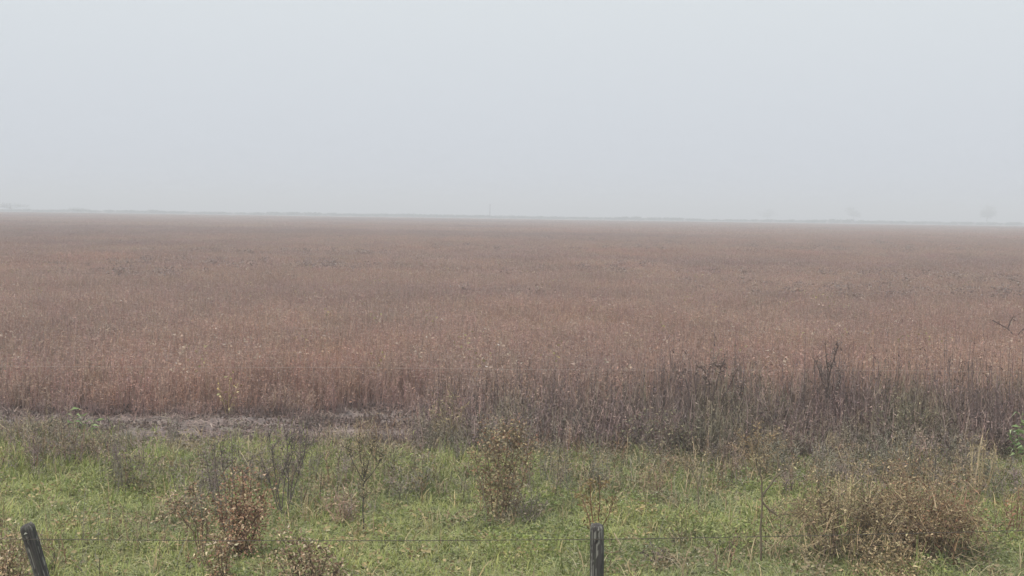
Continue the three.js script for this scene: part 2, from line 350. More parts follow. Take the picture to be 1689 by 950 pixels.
  for (let k = 0; k < 5200; k++) {
    const d = R(12.8, 19.2), x = R(-0.46, 0.46) * d * 1.08, n = fbm(x * 0.7 + 90, d * 0.7 + 4);
    let w = smooth(0.52, 0.78, n) * 0.14 * smooth(13.5, 17.5, d) + 0.16 * smooth(17.9, 19.2, d) * smooth(0.4, 0.6, n); for (const [p, r] of heart) w += 0.135 * Math.exp(-(((x - p.x) / r) ** 2) - ((-d - p.z) / (r * 1.3)) ** 2);
    if (rnd() > w * (x < -1 && x > -7.2 && d > 17.6 ? 0.25 : 1)) continue;
    r3.push([Math.floor(rnd() * 4), place(x, groundY(x, -d), -d, R(0, 6.28), R(0.7, 1.1), R(0.32, 0.8)), jit([1, 1, 1], 0.18)]);
  }
  stuff('weed_tangle', 'tangled thin dead weed stems standing through the green verge', 'weeds', g3, M.plant, r3); console.log('tangle', r3.length);
}

{ // chaff, clods and broken straw on the soil strip
  const a = new Geo(), b = new Geo();
  for (let k = 0; k < 10; k++) a.blade(V(R(-0.15, 0.15), R(0.01, 0.05), R(-0.15, 0.15)), R(0, 6.28), R(0.08, 0.25), R(0.008, 0.014), R(1.3, 1.65), R(-0.2, 0.2), jit(pick([C(160, 144, 134), C(142, 126, 117), C(124, 109, 102)]), 0.12), 1, 0.7);
  for (let k = 0; k < 16; k++) b.leaf(V(R(-0.12, 0.12), R(0, 0.05), R(-0.12, 0.12)), V(R(-1, 1), R(-0.2, 0.5), R(-1, 1)), R(0.04, 0.08), R(0.02, 0.05), R(-1, 1), jit(pick([C(110, 96, 90), C(126, 108, 100), C(96, 84, 80)]), 0.14));
  const rows = [];
  for (let k = 0; k < 3800; k++) { const x = R(-13, 13), z = R(-19.4, -22.2), n = fbm(x * 0.9 + 70, z * 5); const v = n > 0.46 ? 1 : 0; if (rnd() > 0.25 + Math.abs(n - 0.5) * 4) continue; rows.push([v, place(x, groundY(x, z) + 0.06, z, R(0, 6.28), R(0.7, 1.3), R(0.7, 1.4)), jit([1, 1, 1], 0.12)]); }
  stuff('straw_litter', 'broken straw and withered leaves littering the bare soil', 'litter', [a.build(), b.build()], M.plant, rows);
}

// ---------------------------------------------------------------- far things in the mist
function leafMass(g, n, rx, ry, rz, cy, size, cols, lobes = 7) {
  const L = []; for (let k = 0; k < lobes; k++) L.push([R(-0.6, 0.6) * rx, cy + R(-0.6, 0.6) * ry, R(-0.6, 0.6) * rz, R(0.35, 0.6)]);
  for (let k = 0; k < n; k++) {
    const l = pick(L), d = V(R(-1, 1), R(-1, 1), R(-1, 1)).normalize().multiplyScalar(Math.cbrt(rnd()));
    const p = V(l[0] + d.x * rx * l[3], l[1] + d.y * ry * l[3], l[2] + d.z * rz * l[3]);
    g.chip(p, V(R(-1, 1), R(-1, 1), R(-1, 1)), size * R(0.7, 1.4), size * R(0.5, 0.9), jit(pick(cols), 0.2));
  }
}
const darkLeaf = [C(88, 96, 72), C(76, 86, 64), C(98, 102, 80)];
{
  const geos = [0, 1, 2].map(() => { const g = new Geo(); leafMass(g, 260, 4, 0.85, 1.5, 0.85, 0.5, darkLeaf, 9); return g.build(); }), rows = [];
  for (let x = -480; x < 510; x += 2.1) { const n = fbm(x * 0.02, 3), z = -880 - 0.06 * x + R(-12, 12); rows.push([Math.floor(rnd() * 3), place(x, 0, z, R(-0.4, 0.4), R(0.8, 1.2), R(0.7, 1.1) * (0.75 + 1.1 * n)), jit([1, 1, 1], 0.1)]); }
  stuff('far_hedgerow', 'long low hedgerow fading into mist at the far field edge', 'hedgerow', geos, M.plant, rows);
}
const dir = (up = 0.3, s = 1) => V(R(-1, 1), R(-s, s) + up, R(-1, 1));
function farTree(label, px, py, hPx, wPx, z, opts = {}) {
  const base = Z(px, py, z); base.y = 0; const s = -z / FPX, h = hPx * s, w = wPx * s / 2;
  const t = thing('tree', label, 'tree', base, 'faint trees on the far horizon');
  const tr = new Geo(), c = C(86, 78, 70), cr = new Geo();
  tr.tube([V(0, -0.3, 0), V(w * 0.03, h * 0.3, 0), V(-w * 0.05, h * 0.65, 0), V(0, h * 0.9, 0)], h * 0.03, h * 0.008, c, 6);
  for (let k = 0; k < 7; k++) { const a = R(0, 6.28), y = h * R(0.25, 0.6), e = V(Math.cos(a) * w * 0.7, y + h * R(0.1, 0.3), Math.sin(a) * w * 0.7); tr.tube([V(0, y, 0), V(e.x * 0.5, y + (e.y - y) * 0.65, e.z * 0.5), e], h * 0.012, h * 0.004, c, 4); }
  leafMass(cr, 1000, w, h * 0.4, w, h * 0.6, h * 0.05, darkLeaf, 10); leafMass(cr, 300, w * 0.5, h * 0.2, w * 0.5, h * 0.4, h * 0.05, darkLeaf, 4);
  part('trunk', tr, M.wood, t); part('crown', cr, M.plant, t, 'stuff');
}
farTree('lone broad tree standing tallest above the hazy horizon hedgerow', 1627, 372, 34, 30, -1230);
farTree('faint grey tree beyond the hedgerow, between the tallest tree and the pale low one', 1407, 368, 26, 30, -1350);
farTree('palest low tree barely showing through the mist beyond the hedgerow', 1265, 365, 20, 36, -1400);
farTree('wide dark clump of trees ending the hazy hedgerow above the russet field', 18, 345, 17, 62, -760);
farTree('small rounded tree poking above the hedgerow near the wide clump', 128, 348, 11, 36, -760);
{ // slim mast on the horizon
  const b = Z(808, 360, -1050); b.y = 0;
  const t = thing('utility_pole', 'slim pole rising alone from the hazy horizon', 'pole', b), g = new Geo(), x = new Geo(), c = C(84, 80, 76);
  g.tube([V(0, -0.5, 0), V(0, 5, 0), V(0, 11.6, 0)], 0.5, 0.3, c, 8); part('mast', g, M.wood, t);
  x.tube([V(-0.9, 10.6, 0), V(0.9, 10.6, 0)], 0.18, 0.18, c, 4); part('crossarm', x, M.wood, t);
  const bx = new Geo(); leafMass(bx, 120, 1.6, 1.6, 1.6, 1.6, 0.5, darkLeaf, 4); 
  const bush = thing('bush', 'tiny dark bush at the foot of the slim far pole', 'bush', V(b.x - 1.5, 0, b.z + 1)); part('foliage', bx, M.plant, bush, 'stuff');
}

// ---------------------------------------------------------------- fence
function postGeo(h, rad, seed, lichen) {
  const g = new Geo(), n = 56, m = 110, dark = C(44, 42, 41), mid = C(72, 69, 67), palec = C(132, 132, 126), moss = C(64, 70, 58);
  for (let j = 0; j <= m; j++) for (let i = 0; i < n; i++) {
    const y = -0.45 + (h + 0.45) * j / m, a = i / n * 6.2832, top = j === m ? 0.86 : j === m - 1 ? 0.95 : 1;
    const groove = Math.abs(noise(Math.cos(a) * 4 + seed, Math.sin(a) * 4 + y * 0.7) - 0.5) < 0.07 ? 0.90 : 1;
    const r = rad * top * groove * (1 + (noise(Math.cos(a) * 1.5 + seed, Math.sin(a) * 1.5 + y * 2) - 0.5) * 0.16);
    const f = noise(a * 6 + seed, y * 3), l = noise(a * 7 + seed * 3, y * 9) * 0.7 + noise(a * 16, y * 40 + seed) * 0.3;
    let c = groove < 1 ? dark : mixc(dark, mid, clamp(f * 1.3 - 0.1)); if (l > (lichen ? 0.64 : 0.72)) c = mixc(c, palec, 0.75); else if (l < 0.3) c = mixc(c, moss, 0.6);
    g.vert(V(Math.cos(a) * r, y + (j >= m - 1 ? Math.cos(a * 1 + seed) * 0.012 + (noise(a * 2, seed) - 0.5) * 0.02 : 0), Math.sin(a) * r), c);
  }
  for (let j = 0; j < m; j++) for (let i = 0; i < n; i++) { const q = (i + 1) % n, a = j * n + i, b = j * n + q, c = a + n, d = b + n; g.i.push(a, c, b, b, c, d); }
  const top = m * n, mid2 = g.vert(V(0, h - 0.012, 0), dark); for (let i = 0; i < n; i++) { const ring = g.vert(V(g.p[(top + i) * 3] * 0.6, h + (noise(i, seed) - 0.5) * 0.014, g.p[(top + i) * 3 + 2] * 0.6), jit(mid, 0.2)); }
  const r0 = mid2 + 1; for (let i = 0; i < n; i++) { const q = (i + 1) % n; g.i.push(top + i, r0 + i, top + q, top + q, r0 + i, r0 + q, r0 + i, mid2, r0 + q); }
  return g;
}
{
  const topB = Z(987, 866, -10.1), topA = Z(44, 866, -9.9);
  const origin = V(topB.x, 0, topB.z), f = thing('wire_fence', 'old wire fence on dark weathered wooden posts at the grass verge', 'fence', origin);
  const lean = Math.atan2(25, 85) * 0.97, hB = topB.y;
  const addPost = (pos, h, rz, rx, seed, lichen, label) => {
    const p = part('post', postGeo(h, 0.058, seed, lichen), M.wood, f); p.position.copy(pos); p.rotation.set(rx, seed, 0); p.rotation.order = 'ZXY'; p.rotation.z = rz; if (label) p.userData.label = label;
    p.updateMatrix(); return p;
  };
  const pB = addPost(V(0, 0, 0), hB, 0.01, 0, 1.3, true, 'upright dark post with cracked grain and pale lichen');
  const hA = topA.y / Math.cos(lean), footA = V(topA.x - origin.x + Math.sin(lean) * hA, 0, topA.z - origin.z);
  const pA = addPost(footA, hA, lean, 0, 4.1, false, 'leaning grey post with a pale chip at its top');
  const pL = addPost(V(footA.x - 4.8, 0, footA.z + 0.24), 1.18, -0.03, 0.02, 7.7, true), pR = addPost(V(4.85, 0, -0.25), 1.2, 0.02, 0, 9.2, true);
  const chip = new Geo(); chip.leaf(V(0, 0, 0), V(1, 0.1, 0), 0.04, 0.02, 0.2, C(214, 212, 204)); const ch = part('wood_chip', chip, M.plant, pA); ch.position.set(0, hA - 0.05, 0); ch.rotation.y = -4.1;
  ch.position.set(Math.sin(-4.1) * -0.03, hA - 0.05, 0); { const q = V(-0.02, 0, 0.061).applyAxisAngle(V(0, 1, 0), -4.1); ch.position.set(q.x, hA - 0.062, q.z); }
  for (const down of [0.105, 0.55, 0.9]) {
    const at = (p, h) => V(0, h - down, 0).applyMatrix4(p.matrix).add(V(0, 0, 0.066));
    const pts = [at(pL, 1.18), at(pA, hA), at(pB, hB), at(pR, 1.2)];
    const g = new Geo(), line = [];
    for (let k = 0; k < 3; k++) for (let s = 0; s < 14; s++) { const t = s / 14, q = pts[k].clone().lerp(pts[k + 1], t); q.y -= 0.012 * Math.sin(t * Math.PI); line.push(q); }
    line.push(pts[3]); g.tube(line, 0.003, 0.003, [1, 1, 1], 5);
    part('wire', g, M.wire, f);
    for (const p of [[pA, hA], [pB, hB]]) {
      const q = at(p[0], p[1]), s = new Geo(); s.tube([V(q.x - 0.012, q.y - 0.016, q.z - 0.012), V(q.x - 0.004, q.y, q.z + 0.006), V(q.x + 0.012, q.y + 0.016, q.z - 0.012)], 0.003, 0.003, [1, 1, 1], 4); part('staple', s, M.wire, f);
    }
  }
}
{ // thin stake-and-wire fence along the crop edge
  const zf = -19.6, o = Z(1366, 735, zf); o.y = 0;
  const f = thing('stake_fence', 'single pale wire strung on thin dark stakes before the russet crop', 'fence', o);
  const pts = [];
  for (const [px, py, z] of [[-420, 599, zf], [560, 606, zf], [1366, 610, zf], [2150, 613, zf]]) pts.push(Z(px, py, z).sub(o));
  const line = []; for (let k = 0; k < 3; k++) for (let s = 0; s < 12; s++) { const q = pts[k].clone().lerp(pts[k + 1], s / 12); q.y -= 0.02 * Math.sin(s / 12 * Math.PI); line.push(q); } line.push(pts[3]);
  const w = new Geo(); w.tube(line, 0.0016, 0.0016, [1, 1, 1], 4);
  part('wire', w, new THREE.MeshStandardMaterial({ color: new THREE.Color().setRGB(0.36, 0.31, 0.28), roughness: 0.6, metalness: 0.2, name: 'pale_wire' }), f);
  for (const k of [0, 2, 3]) { const s = new Geo(), p = pts[k]; s.tube([V(p.x, -0.3, p.z - 0.012), V(p.x + 0.02, p.y * 0.5, p.z - 0.012), V(p.x, p.y + 0.12, p.z - 0.012)], 0.016, 0.012, C(74, 62, 58), 6); part('stake', s, M.wood, f); }
}

// ---------------------------------------------------------------- single weeds and bushes
// px, py: where the stem meets the ground; sizes of the plants in metres from their pixel height there
function weed(name, label, category, px, py) { const b = G(px, py, 0.0); b.y = groundY(b.x, b.z) - 0.02; const t = thing(name, label, category, b, undefined); const s = -b.z / FPX; return { t, s, foot: V(px, py, 0) }; }
// a stem through pixel offsets from the foot (x right, y up), with a little sway in depth
function stem(w, pts, r0, r1, c, name = 'stem') {
  const g = new Geo(), line = []; const q = pts.map(([x, y, z = 0]) => V(x * w.s, y * w.s, z * w.s));
  for (let k = 0; k < q.length - 1; k++) for (let s = 0; s < 3; s++) { const p = q[k].clone().lerp(q[k + 1], s / 3); if (k || s) p.add(V(R(-1, 1), 0, R(-1, 1)).multiplyScalar(0.006)); line.push(p); }
  line.push(q[q.length - 1]); g.tube(line, r0, r1, c, 5); part(name, g, M.wood, w.t); return line;
}
function leafAlong(g, line, from, n, spread, len, wid, cols, up = 0) {
  for (let k = 0; k < n; k++) {
    const t = (from + (1 - from) * rnd()) * (line.length - 1.001), i = Math.floor(t), p = line[i].clone().lerp(line[i + 1], t - i);
    const d = V(R(-1, 1), R(-0.8, 0.8) + up, R(-1, 1)); p.addScaledVector(d, spread * rnd());
    g.leaf(p, d, len * R(0.55, 1.2), wid * R(0.4, 0.95), R(-1.2, 1.2), jit(pick(cols), 0.22));
  }
}
function twigs(g, line, from, n, len, r, c, up = 0.5) { // fine side twigs; returns their lines
  const out = [];
  for (let k = 0; k < n; k++) {
    const t = (from + (1 - from) * rnd()) * (line.length - 1.001), i = Math.floor(t), p = line[i].clone().lerp(line[i + 1], t - i), d = V(R(-1, 1), R(0, 0.8) + up, R(-1, 1)).normalize(), l = len * R(0.5, 1.2);
    const m = p.clone().addScaledVector(d, l * 0.5), e = p.clone().addScaledVector(d, l).add(V(R(-0.2, 0.2) * l, R(-0.25, 0.2) * l, R(-0.2, 0.2) * l));
    g.tube([p, m, e], r, r * 0.5, jit(c, 0.15), 3); out.push([p, m, e]);
  }
  return out;
}
const rust = [C(148, 116, 92), C(136, 101, 79), C(164, 134, 106), C(120, 92, 76), C(182, 160, 132)];
const brown = [C(156, 136, 108), C(140, 120, 96), C(172, 154, 124), C(124, 108, 90), C(194, 178, 150)];
const oliveB = [C(142, 130, 98), C(158, 144, 110), C(128, 116, 90), C(174, 160, 126), C(116, 106, 84)];
const mauve = [C(124, 112, 106), C(112, 102, 98), C(138, 124, 116)];
const vivid = [C(132, 154, 100), C(148, 168, 114), C(120, 144, 92)];
const finish = (w, g, name = 'foliage', mat = M.plant) => part(name, g, mat, w.t, 'stuff');

// many-stemmed leafy weed; shoots: pixel polylines
function leafyWeed(name, label, px, py, shoots, opt) {
  const w = weed(name, label, opt.category || 'weed', px, py), g = new Geo();
  for (const sh of shoots) {
    const line = stem(w, sh, opt.r0 ?? 0.008, opt.r1 ?? 0.003, jit(opt.stem, 0.1));
    const tw = opt.twig ? twigs(g, line, opt.from ?? 0.3, opt.twig, opt.twigLen ?? 0.15, 0.003, opt.stem, opt.twigUp ?? 0.4) : [];
    if (opt.n) leafAlong(g, line, opt.from ?? 0.3, opt.n, opt.spread ?? 0.05, opt.len ?? 0.06, opt.wid ?? 0.03, opt.cols, opt.up ?? 0);
    for (const q of tw) if (opt.perTwig) leafAlong(g, q, 0.2, opt.perTwig, opt.spread ?? 0.03, (opt.len ?? 0.06) * 0.9, (opt.wid ?? 0.03) * 0.9, opt.cols, opt.up ?? 0);
  }
  if (g.p.length) finish(w, g, opt.head || 'foliage');
  return w;
}
leafyWeed('dry_shrub', 'rust red dried shrub full of curled leaves in the green verge', 398, 925, [
  [[0, 0], [-6, 70], [-12, 130]], [[2, 0], [8, 80, 6], [18, 140, 4]], [[4, 0], [26, 60, -8], [40, 118]], [[-4, 0], [-26, 50, 8], [-38, 108]], [[0, 0], [4, 70, -12], [0, 152, -6]], [[2, 0], [14, 50, 18], [30, 80, 20]], [[-2, 0], [-14, 50, -12], [-26, 140, -12]]],
  { category: 'shrub', stem: C(92, 70, 58), n: 85, cols: rust, spread: 0.2, len: 0.055, wid: 0.03, from: 0.1, twig: 22, perTwig: 9, twigLen: 0.16 });
leafyWeed('tall_stalks', 'leafless grey stalks rising behind the rust red shrub', 372, 880, [
  [[0, 0], [-14, 90], [-20, 160]], [[3, 0], [-2, 100], [-8, 150]], [[6, 0], [12, 100], [10, 165]], [[8, 0], [30, 90], [46, 140]], [[2, 0], [-24, 80], [-34, 138]]],
  { category: 'stalks', stem: C(104, 96, 90), n: 16, cols: mauve, len: 0.05, wid: 0.02, from: 0.45, twig: 20, perTwig: 4, twigLen: 0.16, r0: 0.010 });
leafyWeed('pale_stalk', 'pale bleached straw stalk standing above the rust red shrub', 411, 850, [[[0, 0], [1, 70], [-1, 138]], [[0, 84], [-8, 100], [-16, 112]]], { category: 'stalk', stem: C(186, 172, 142), twig: 2, twigLen: 0.08, r0: 0.009, r1: 0.006 });
leafyWeed('drooping_weed', 'brown drooping weed with curled leaves leaning off the rust red shrub', 332, 925, [
  [[0, 0], [-8, 60], [-30, 100], [-58, 98]], [[0, 0], [-14, 50], [-40, 84], [-66, 72]], [[2, 0], [2, 60], [-10, 112], [-22, 122]], [[3, 0], [10, 50], [8, 92]]],
  { stem: C(104, 86, 72), n: 60, cols: brown.concat(rust.slice(0, 1)), spread: 0.10, len: 0.055, wid: 0.03, from: 0.3, twig: 12, perTwig: 6, twigLen: 0.1 });
leafyWeed('brown_weed', 'clump of grey brown wilted leaves low in the grass below the rust red shrub', 512, 992, [
  [[0, 0], [-26, 60], [-52, 118]], [[0, 0], [-14, 70], [-26, 112]], [[0, 0], [2, 60], [-4, 100]], [[0, 0], [20, 55], [28, 92]], [[0, 0], [34, 40], [52, 66]], [[0, 0], [-34, 40, 14], [-62, 96, 14]], [[0, 0], [12, 40, 20], [4, 80, 22]]],
  { stem: C(98, 82, 68), n: 80, cols: brown.concat(rust.slice(3, 4)), spread: 0.14, len: 0.06, wid: 0.032, from: 0.15, twig: 14, perTwig: 7, twigLen: 0.13 });
leafyWeed('brown_weed', 'narrow wilted weed with brown leaves between two brown clumps under the shrub', 366, 985, [
  [[0, 0], [-4, 50], [-14, 96]], [[0, 0], [8, 50], [14, 88]], [[0, 0], [-18, 40], [-30, 70]], [[0, 0], [2, 60, 10], [0, 84, 10]]],
  { stem: C(98, 82, 68), n: 46, cols: brown.concat(rust.slice(0, 2)), spread: 0.10, len: 0.055, wid: 0.03, from: 0.2, twig: 10, perTwig: 6, twigLen: 0.1 });
leafyWeed('twiggy_weed', 'dark mauve twiggy weed with forked black stems and a fanned top', 466, 850, [
  [[0, 0], [-12, 40], [0, 78], [14, 110], [22, 165]], [[-2, 6], [4, 60], [18, 120], [44, 168]], [[8, 0], [10, 60], [8, 110], [2, 156]], [[8, 0], [18, 70], [38, 116], [66, 150]], [[0, 0], [-12, 70], [-18, 110], [-24, 146]], [[4, 0, 8], [24, 60, 10], [36, 100, 12], [42, 128, 12]], [[-4, 0, -6], [-20, 50, -8], [-34, 90, -8]]],
  { stem: C(90, 82, 79), n: 14, cols: mauve, len: 0.045, wid: 0.02, from: 0.35, twig: 26, perTwig: 2, twigLen: 0.22, r0: 0.008, r1: 0.0025, spread: 0.05, twigUp: 0.9 });
leafyWeed('umbel_weed', 'single black stem with a thin domed seed head before the soil strip', 599, 876, [
  [[0, 0], [-1, 60], [1, 95], [0, 130]], [[1, 2], [0, 50], [1, 90]], [[0, 88], [-18, 120], [-30, 150]], [[1, 92], [-6, 130], [-8, 160]], [[1, 92], [10, 128], [18, 156]], [[1, 86], [22, 112], [36, 140]]],
  { stem: C(70, 66, 60), n: 6, cols: oliveB, len: 0.04, wid: 0.015, from: 0.6, twig: 26, perTwig: 5, twigLen: 0.11, r0: 0.006, r1: 0.002 });
leafyWeed('dock_plant', 'tall brown dock plant with dense seeded column standing in the verge', 828, 856, [
  [[-14, 0], [-22, 80], [-30, 158]], [[-8, 0], [-8, 90], [-6, 166]], [[0, 0], [4, 90], [12, 170]], [[8, 0], [20, 90], [32, 164]], [[14, 0], [34, 70], [46, 140]], [[-18, 0], [-36, 60], [-46, 112]], [[2, 0, 8], [0, 70, 16], [-16, 144, 16]], [[4, 0, -8], [12, 80, -14], [22, 150, -14]]],
  { category: 'plant', stem: C(122, 104, 84), n: 150, cols: oliveB.concat(brown.slice(0, 2), brown.slice(3, 4), rust.slice(0, 2)), spread: 0.12, len: 0.05, wid: 0.028, from: 0.12, twig: 26, perTwig: 7, twigLen: 0.22, twigUp: 0.6, head: 'seed_head' });
leafyWeed('grey_tuft', 'dead grey tuft of stems leaning on the tall brown dock plant', 872, 862, [
  [[0, 0], [-8, 30], [-14, 60]], [[0, 0], [4, 36], [2, 66]], [[0, 0], [10, 30], [18, 54]], [[0, 0], [-18, 24], [-30, 44]], [[0, 0], [16, 20], [28, 34]]],
  { category: 'tuft', stem: C(98, 92, 82), n: 18, cols: mauve.concat([C(160, 152, 132)]), len: 0.09, wid: 0.016, from: 0.1, twig: 8, perTwig: 2, twigLen: 0.12, up: 0.6 });
leafyWeed('olive_shrub', 'thin olive brown reed clump rising at the dark weeds left of the dock plant', 742, 742, [
  [[0, 0], [-10, 50], [-18, 84]], [[0, 0], [2, 54], [4, 92]], [[0, 0], [12, 46], [24, 80]], [[-6, 0], [-24, 40], [-34, 66]]],
  { category: 'shrub', stem: C(122, 110, 84), n: 22, cols: oliveB, len: 0.1, wid: 0.02, from: 0.2, twig: 10, perTwig: 3, twigLen: 0.2, up: 0.4, spread: 0.08 });
leafyWeed('red_stem_weed', 'thin red stemmed weed with drooping olive leaves just behind the upright post', 984, 930, [
  [[0, 0], [2, 60], [4, 110], [2, 150]], [[0, 20], [-14, 80], [-30, 124]], [[2, 50], [18, 84], [30, 116]], [[0, 40], [-10, 90], [-14, 146]]],
  { stem: C(118, 84, 64), n: 20, cols: [C(136, 122, 78), C(120, 100, 66), C(146, 136, 92)], len: 0.075, wid: 0.028, from: 0.3, twig: 6, perTwig: 4, twigLen: 0.14 });
leafyWeed('forked_weed', 'grey forked weed stem with few leaves between post and slim sapling', 1152, 845, [
  [[0, 0], [-2, 46], [-14, 76], [-32, 104]], [[-2, 46], [6, 80], [12, 104]], [[-10, 68], [-22, 78], [-34, 78]]],
  { stem: C(104, 98, 78), n: 7, cols: oliveB, len: 0.06, wid: 0.022, from: 0.4, twig: 5, perTwig: 2, twigLen: 0.1, r0: 0.010 });
leafyWeed('slim_sapling', 'slim bare sapling with two forks standing beside the bramble mound', 1255, 932, [
  [[0, 0], [-2, 60], [-1, 118], [-3, 150], [-10, 198]], [[-1, 116], [18, 146], [46, 170]], [[0, 106], [14, 92], [26, 84]], [[-3, 150], [-12, 168], [-14, 186]]],
  { category: 'sapling', stem: C(100, 91, 76), n: 8, cols: oliveB, len: 0.05, wid: 0.02, from: 0.5, twig: 5, perTwig: 3, twigLen: 0.12, r0: 0.013, r1: 0.007 });
leafyWeed('feathery_weed', 'feathery straw brown weed spraying over the top of the slim sapling', 1248, 775, [
  [[0, 0], [-12, 44], [-38, 66]], [[0, 0], [2, 50], [0, 84]], [[0, 0], [14, 40], [34, 68]], [[0, 0], [-20, 30], [-52, 40]], [[0, 0], [20, 26], [50, 44]]],
  { stem: C(132, 112, 84), n: 16, cols: [C(150, 128, 94), C(132, 108, 80), C(166, 148, 112)], len: 0.07, wid: 0.02, from: 0.3, twig: 9, perTwig: 3, twigLen: 0.16 });

// the two halves of the bramble mound
function mound(label, px, py, wPx, hPx, cols, stemC) {
  const w = weed('bramble_bush', label, 'bush', px, py), s = w.s, g = new Geo(), rx = wPx * s / 2, ry = hPx * s, rz = rx * 0.75;
  const straw = [C(184, 166, 132), C(166, 146, 114), C(150, 130, 102)];
  for (let k = 0; k < 90; k++) {
    const a = R(0, 6.28), q = R(0.25, 1), e = V(Math.cos(a) * rx * q, ry * (k % 8 ? R(0.45, 1.0) : R(1.0, 1.3)) * Math.sqrt(1.02 - q * q * 0.7), Math.sin(a) * rz * q), b = V(e.x * 0.45 + R(-0.1, 0.1), 0, e.z * 0.45);
    const m = b.clone().lerp(e, 0.6).add(V(R(-0.1, 0.1), 0, R(-0.1, 0.1))); m.y = e.y * R(0.85, 1);
    const dn = e.clone().add(V(Math.cos(a + R(-1, 1)) * 0.2, -R(0, 0.25), Math.sin(a) * 0.15)), line = [b, b.clone().lerp(m, 0.5).add(V(R(-.05, .05), .05, R(-.05, .05))), m, e, dn];
    const t = new Geo(); t.tube(line, 0.005, 0.0022, jit(rnd() < 0.35 ? pick(straw) : stemC, 0.15), 4); part('cane', t, M.wood, w.t);
    leafAlong(g, line, 0.2, 18, 0.19, 0.05, 0.022, cols);
    for (const tw of twigs(g, line, 0.3, 8, 0.22, 0.0025, rnd() < 0.5 ? pick(straw) : stemC, 0)) leafAlong(g, tw, 0.2, 3, 0.03, 0.045, 0.022, cols);
  }
  for (let k = 0; k < 1150; k++) { const d = V(R(-1, 1), R(0, 1), R(-1, 1)); if (d.length() > 1) continue; g.blade(V(d.x * rx * 1.08, d.y * ry * (0.62 + 0.5 * noise(d.x * 2.5 + px, d.z * 2)), d.z * rz), R(0, 6.28), R(0.12, 0.38), R(0.007, 0.012), R(0.2, 1.9), R(-0.8, 0.8), jit(pick(straw.concat(cols)), 0.2), 3, 0.4); }
  finish(w, g);
}
mound('olive brown dried bramble mound beside the slim sapling', 1396, 926, 236, 136, oliveB.concat(brown.slice(0, 2)), C(110, 95, 80));
mound('russet dried bramble mound merging into the olive brown one', 1526, 922, 200, 142, rust.slice(0, 2).concat(brown.slice(0, 4), oliveB.slice(0, 2), [C(148, 122, 90)]), C(114, 92, 76));
leafyWeed('pale_weed', 'pale straw coloured weed clump at the foot of the bramble mounds', 1478, 985, [
  [[0, 0], [-26, 40], [-48, 70]], [[0, 0], [-8, 50], [-14, 86]], [[0, 0], [10, 46], [22, 78]], [[0, 0], [30, 36], [56, 66]], [[0, 0], [2, 40, 10], [4, 92, 10]], [[-20, 0], [-46, 30], [-66, 50]]],
  { stem: C(150, 132, 100), n: 30, cols: [C(160, 142, 108), C(140, 120, 92), C(176, 160, 126), C(120, 102, 80)], spread: 0.12, len: 0.06, wid: 0.026, from: 0.15, twig: 16, perTwig: 7, twigLen: 0.12 });
leafyWeed('brown_weed', 'withered brown leaf clump around the leaning post', 8, 985, [
  [[0, 0], [-20, 60], [-32, 120]], [[0, 0], [-4, 70], [-2, 136]], [[0, 0], [10, 60], [20, 110]], [[0, 0], [24, 40], [36, 70]], [[0, 0], [-30, 40], [-50, 90]], [[0, 0], [6, 50, 16], [12, 84, 16]]],
  { stem: C(118, 98, 78), n: 80, cols: brown.concat([C(166, 142, 108)]), spread: 0.13, len: 0.055, wid: 0.03, from: 0.15, twig: 14, perTwig: 6, twigLen: 0.12 });
leafyWeed('grey_tuft', 'small dead grey tuft low in the grass right of the upright post', 1082, 934, [
  [[0, 0], [-14, 14], [-26, 24]], [[0, 0], [-4, 20], [-8, 36]], [[0, 0], [10, 18], [16, 28]], [[0, 0], [18, 8], [32, 14]]],
  { category: 'tuft', stem: C(100, 90, 80), n: 16, cols: mauve.concat([C(136, 120, 100)]), len: 0.07, wid: 0.02, from: 0.1, twig: 6, perTwig: 2, twigLen: 0.09 });
// tall weeds at the crop edge
leafyWeed('tall_dead_weed', 'tallest dead stem rising out of the dark weeds against the crop', 1362, 738, [
  [[0, 0], [2, 70], [0, 120], [-6, 184]], [[0, 118], [8, 150], [16, 178]], [[0, 92], [-10, 120], [-22, 150]], [[1, 60], [18, 104], [22, 132]]],
  { stem: C(82, 70, 66), n: 6, cols: mauve, len: 0.05, wid: 0.025, from: 0.3, twig: 22, perTwig: 4, twigLen: 0.14, r0: 0.013, r1: 0.004, twigUp: 0.8 });
leafyWeed('hooked_weed', 'dark weed with hooked nodding seed heads above the dead weed stand', 1160, 735, [
  [[-6, 0], [-20, 70], [-32, 116], [-40, 124], [-44, 116]], [[-2, 0], [-12, 80], [-18, 122], [-8, 138], [0, 130]], [[0, 0], [0, 90], [4, 132], [14, 144], [22, 136]], [[4, 0], [14, 90], [24, 130], [32, 150]], [[8, 0], [28, 80], [44, 112], [54, 136]], [[10, 0], [40, 60], [60, 96], [64, 118]], [[2, 0], [10, 70], [8, 112], [-4, 120]]],
  { stem: C(86, 74, 70), n: 12, cols: [C(110, 95, 90), C(124, 108, 101), C(140, 123, 113)], len: 0.07, wid: 0.03, from: 0.6, spread: 0.03, twig: 8, perTwig: 4, twigLen: 0.14, r0: 0.013, r1: 0.006, head: 'seed_head' });
leafyWeed('dead_branch', 'dark bent branch sticking out of the crop at its open right side', 1674, 598, [
  [[0, 0], [-2, 48], [-14, 60], [-40, 74]], [[-2, 46], [10, 58], [28, 72]], [[-14, 60], [-10, 72], [-6, 80]], [[0, 30], [14, 52], [34, 58]]],
  { category: 'branch', stem: C(92, 76, 72), twig: 4, twigLen: 0.2, n: 4, cols: mauve, r0: 0.022, r1: 0.013, from: 0.4, len: 0.11, wid: 0.06 });
